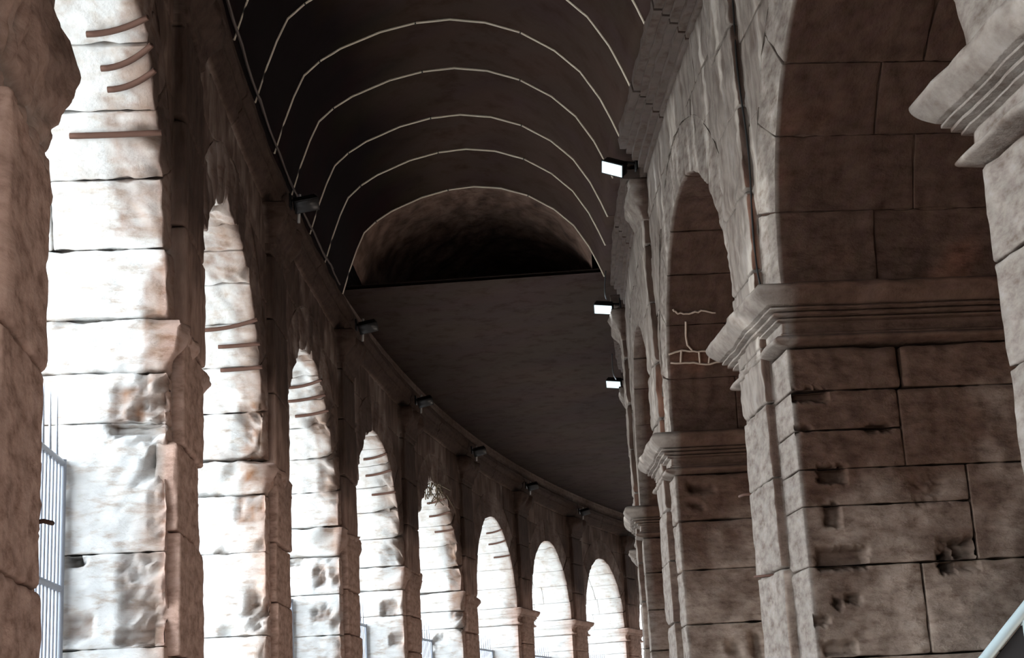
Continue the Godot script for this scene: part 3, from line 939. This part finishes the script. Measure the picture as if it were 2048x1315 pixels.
func lamps() -> void:
	var names := ["nearest and largest of the three lit floodlights, below the ledge of the right wall", "middle one of the three lit floodlights on the right wall, beside the flat dark ceiling", "farthest and lowest of the three lit floodlights on the right wall"]
	var pts := [[0.1834, 7.28, 4.76], [0.2463, 7.09, 4.78], [0.3092, 7.15, 4.78]]
	for i in 3:
		floodlight(pts[i][0], pts[i][1], pts[i][2], true, -1.0, names[i], "lit floodlights on the right wall", 0.62 if i == 0 else 0.22)
	var off := ["nearest unlit floodlight on the left ledge, beside the ribbed part of the vault", "second unlit floodlight along the left ledge, just past the front edge of the flat ceiling", "third unlit floodlight along the left ledge, over the pier before the hanging weeds", "fourth unlit floodlight along the left ledge, just after the hanging weeds", "fifth unlit floodlight along the left ledge, between the first two round-headed far arches", "sixth unlit floodlight along the left ledge, over the pier left of the last full arch", "last unlit floodlight on the left ledge, just before the right wall hides it"]
	for i in 7:
		var k := i + 2
		var phi := PHI0 + k * TH
		floodlight(phi, 7.2, 0.44, false, 1.0, off[i], "unlit floodlights on the left ledge")

func gates() -> void:
	var where := ["in the leftmost bright arch, beside the nearest pier", "in the second arch, hidden low behind its pier", "in the third arch, at the foot of its pale jamb", "in the fourth arch, a narrow strip at its foot", "in the fifth arch, under the weeds", "in the sixth arch, the first whole round-headed one", "in the seventh arch, middle one of the far round heads", "in the eighth arch, last whole one before the right wall"]
	for k in 8:
		if k == 1:
			continue          # wholly hidden behind its pier
		var c := PHI0 + (k + 0.5) * TH
		var t := group_node("iron_gate")
		var o := P(c, -1.6, -0.82)
		t.position = o
		tag(t, "grey spiked gate " + where[k], "gate", "spiked gates in the outer arches")
		var at := func(u, h): return P(c + u / R, h, -0.82) - o
		var hw := TH * R / 2 - PIERW / 2 - 0.04
		for h in [-1.45, 0.25, 1.26, 2.27]:
			var pts := []
			for i in 9: pts.append(at.call(lerpf(-hw, hw, i / 8.0), h))
			put(t, "rail", tube(pts, 0.03, 6), M.gate)
		for s in [-1.0, 1.0]:
			put(t, "post", tube([at.call(s * hw, -1.6), at.call(s * hw, 2.3)], 0.035, 8), M.gate)
		var nb := 38
		var bar: ArrayMesh
		for i in nb:
			var u := lerpf(-hw + 0.10, hw - 0.10, i / (nb - 1.0))
			var p0: Vector3 = at.call(u, -1.5)
			if bar == null:
				var pp := []
				for h in [0.0, 1.0, 2.0, 3.0, 3.75]: pp.append(Vector3(0, h, 0))
				bar = tube(pp, 0.016, 6)
			put(t, "picket", bar, M.gate).position = p0
			if i % 2 == 0:
				var sp: ArrayMesh = M.get("spike")
				if sp == null:
					sp = ArrayMesh.new()
					var cm := CylinderMesh.new()
					cm.bottom_radius = 0.02; cm.top_radius = 0.003; cm.height = 0.55; cm.radial_segments = 6; cm.rings = 1
					sp.add_surface_from_arrays(Mesh.PRIMITIVE_TRIANGLES, cm.get_mesh_arrays())
					M.spike = sp
				put(t, "spike", sp, M.gate).position = p0 + Vector3(0, 4.0, 0)

func cables() -> void:
	var mk := func(off_h: float, off_d: float, sag: float, sd: int, p0: float, p1: float):
		var pts := []
		var n := int((p1 - p0) / 0.0018)
		for i in n + 1:
			var phi := lerpf(p0, p1, float(i) / n)
			var s := absf(sin((phi - 0.12 + 0.002 * sd) / 0.0157 * PI))
			pts.append(P(phi, 7.60 + off_h - sag * s + 0.02 * n_mid.get_noise_2d(phi * 90.0, sd), 0.235 + off_d))
		return pts
	var a := put(self, "cable", tube(mk.call(0.02, 0.0, 0.03, 1, 0.05, 0.23), 0.016, 6), M.greycable)
	tag(a, "upper grey cable of the bundle along the left edge of the ribbed vault", "cable", "cables along the left vault edge")
	var b := put(self, "cable", tube(mk.call(-0.05, 0.03, 0.05, 2, 0.05, 0.235), 0.014, 6), M.greycable)
	tag(b, "lower sagging cable of the bundle along the left edge of the ribbed vault", "cable", "cables along the left vault edge")
	var pts := []
	for i in 60:
		var q := i / 59.0
		var h := lerpf(6.9, 3.45, q)
		pts.append(P(0.1177 + 0.00012 * sin(q * 9.0) - 0.0006 * sstep(0.9, 1.0, q), h, W - 0.035 + 0.012 * sin(q * 13.0)))
	var d := put(self, "cable", tube(pts, 0.009, 6), M.black)
	tag(d, "thin dark cable hanging down the groove beside the pilaster of the large right pier", "cable")
	for i in 2:
		var ph0: float = [0.236, 0.295][i]; var ph1: float = [0.2444, 0.3073][i]
		var pt := []
		for j in 14:
			var q := j / 13.0
			pt.append(P(lerpf(ph0, ph1, q), lerpf(7.46, 7.20, q) - 0.10 * sin(q * PI), W - 0.30 - 0.03 * sin(q * PI)))
		var e := put(self, "cable", tube(pt, 0.012, 6), M.black)
		tag(e, ["slack black cable looping down to the middle lit floodlight", "slack black cable looping down to the farthest lit floodlight"][i], "cable", "feeds of the lit floodlights")

func handrail() -> void:
	var t := group_node("stair_rail")
	var o := P(0.1100, -1.6, 6.6)
	t.position = o
	tag(t, "pale sloping metal stair rail over a dark panel in the lower right corner", "handrail")
	var at := func(d, h, u := 0.0): return P(0.1100 + u / RI, h + (0.17 if h > -1.55 else 0.0), d) - o
	put(t, "rail", tube([at.call(5.35, -0.83), at.call(6.0, -0.19), at.call(7.0, 0.80), at.call(8.0, 1.78)], 0.045, 12), M.rail)
	var st := SurfaceTool.new()
	st.begin(Mesh.PRIMITIVE_TRIANGLES)
	for s in [-0.015, 0.015]:
		var q := [at.call(5.4, -1.6, s), at.call(8.0, -1.6, s), at.call(8.0, 1.70, s), at.call(5.4, -0.86, s)]
		for i in ([0, 1, 2, 0, 2, 3] if s > 0 else [0, 2, 1, 0, 3, 2]):
			st.add_vertex(q[i])
	var tq := [at.call(5.4, -0.86, -0.015), at.call(5.4, -0.86, 0.015), at.call(8.0, 1.70, 0.015), at.call(8.0, 1.70, -0.015), at.call(5.4, -1.6, 0.015), at.call(5.4, -1.6, -0.015)]
	for i in [0, 1, 2, 0, 2, 3, 0, 4, 1, 0, 5, 4]:
		st.add_vertex(tq[i])
	st.generate_normals()
	put(t, "panel", st.commit(), M.panel)
	for d in [5.5, 6.7, 7.9]:
		put(t, "post", tube([at.call(d, -1.6), at.call(d, -0.83 + (d - 5.35) * 0.985)], 0.025, 8), M.rail)

func plants() -> void:
	var labels := ["tuft of dry weeds hanging at the crown of the fifth bright arch"]
	for i in 1:
		var t := group_node("weed_tuft")
		var o := P(0.346, 5.86, -0.05)
		t.position = o
		tag(t, labels[i], "plant")
		var r := RandomNumberGenerator.new()
		r.seed = 5
		for j in 34:
			var u := r.randf_range(-0.9, 0.9)
			var d := r.randf_range(-0.3, 0.1)
			var l := r.randf_range(0.12, 0.38)
			var s := Vector3(r.randf_range(-0.3, 0.3), 0, r.randf_range(-0.3, 0.3))
			var b := P(0.346 + u / R, 5.86 - 0.25 * u * u + 0.03, d) - o
			put(t, "stem", tube([b, b + Vector3(0, -l * 0.4, 0) + s * 0.35, b + Vector3(0, -l, 0) + s * 0.9], 0.012, 4), M.straw)
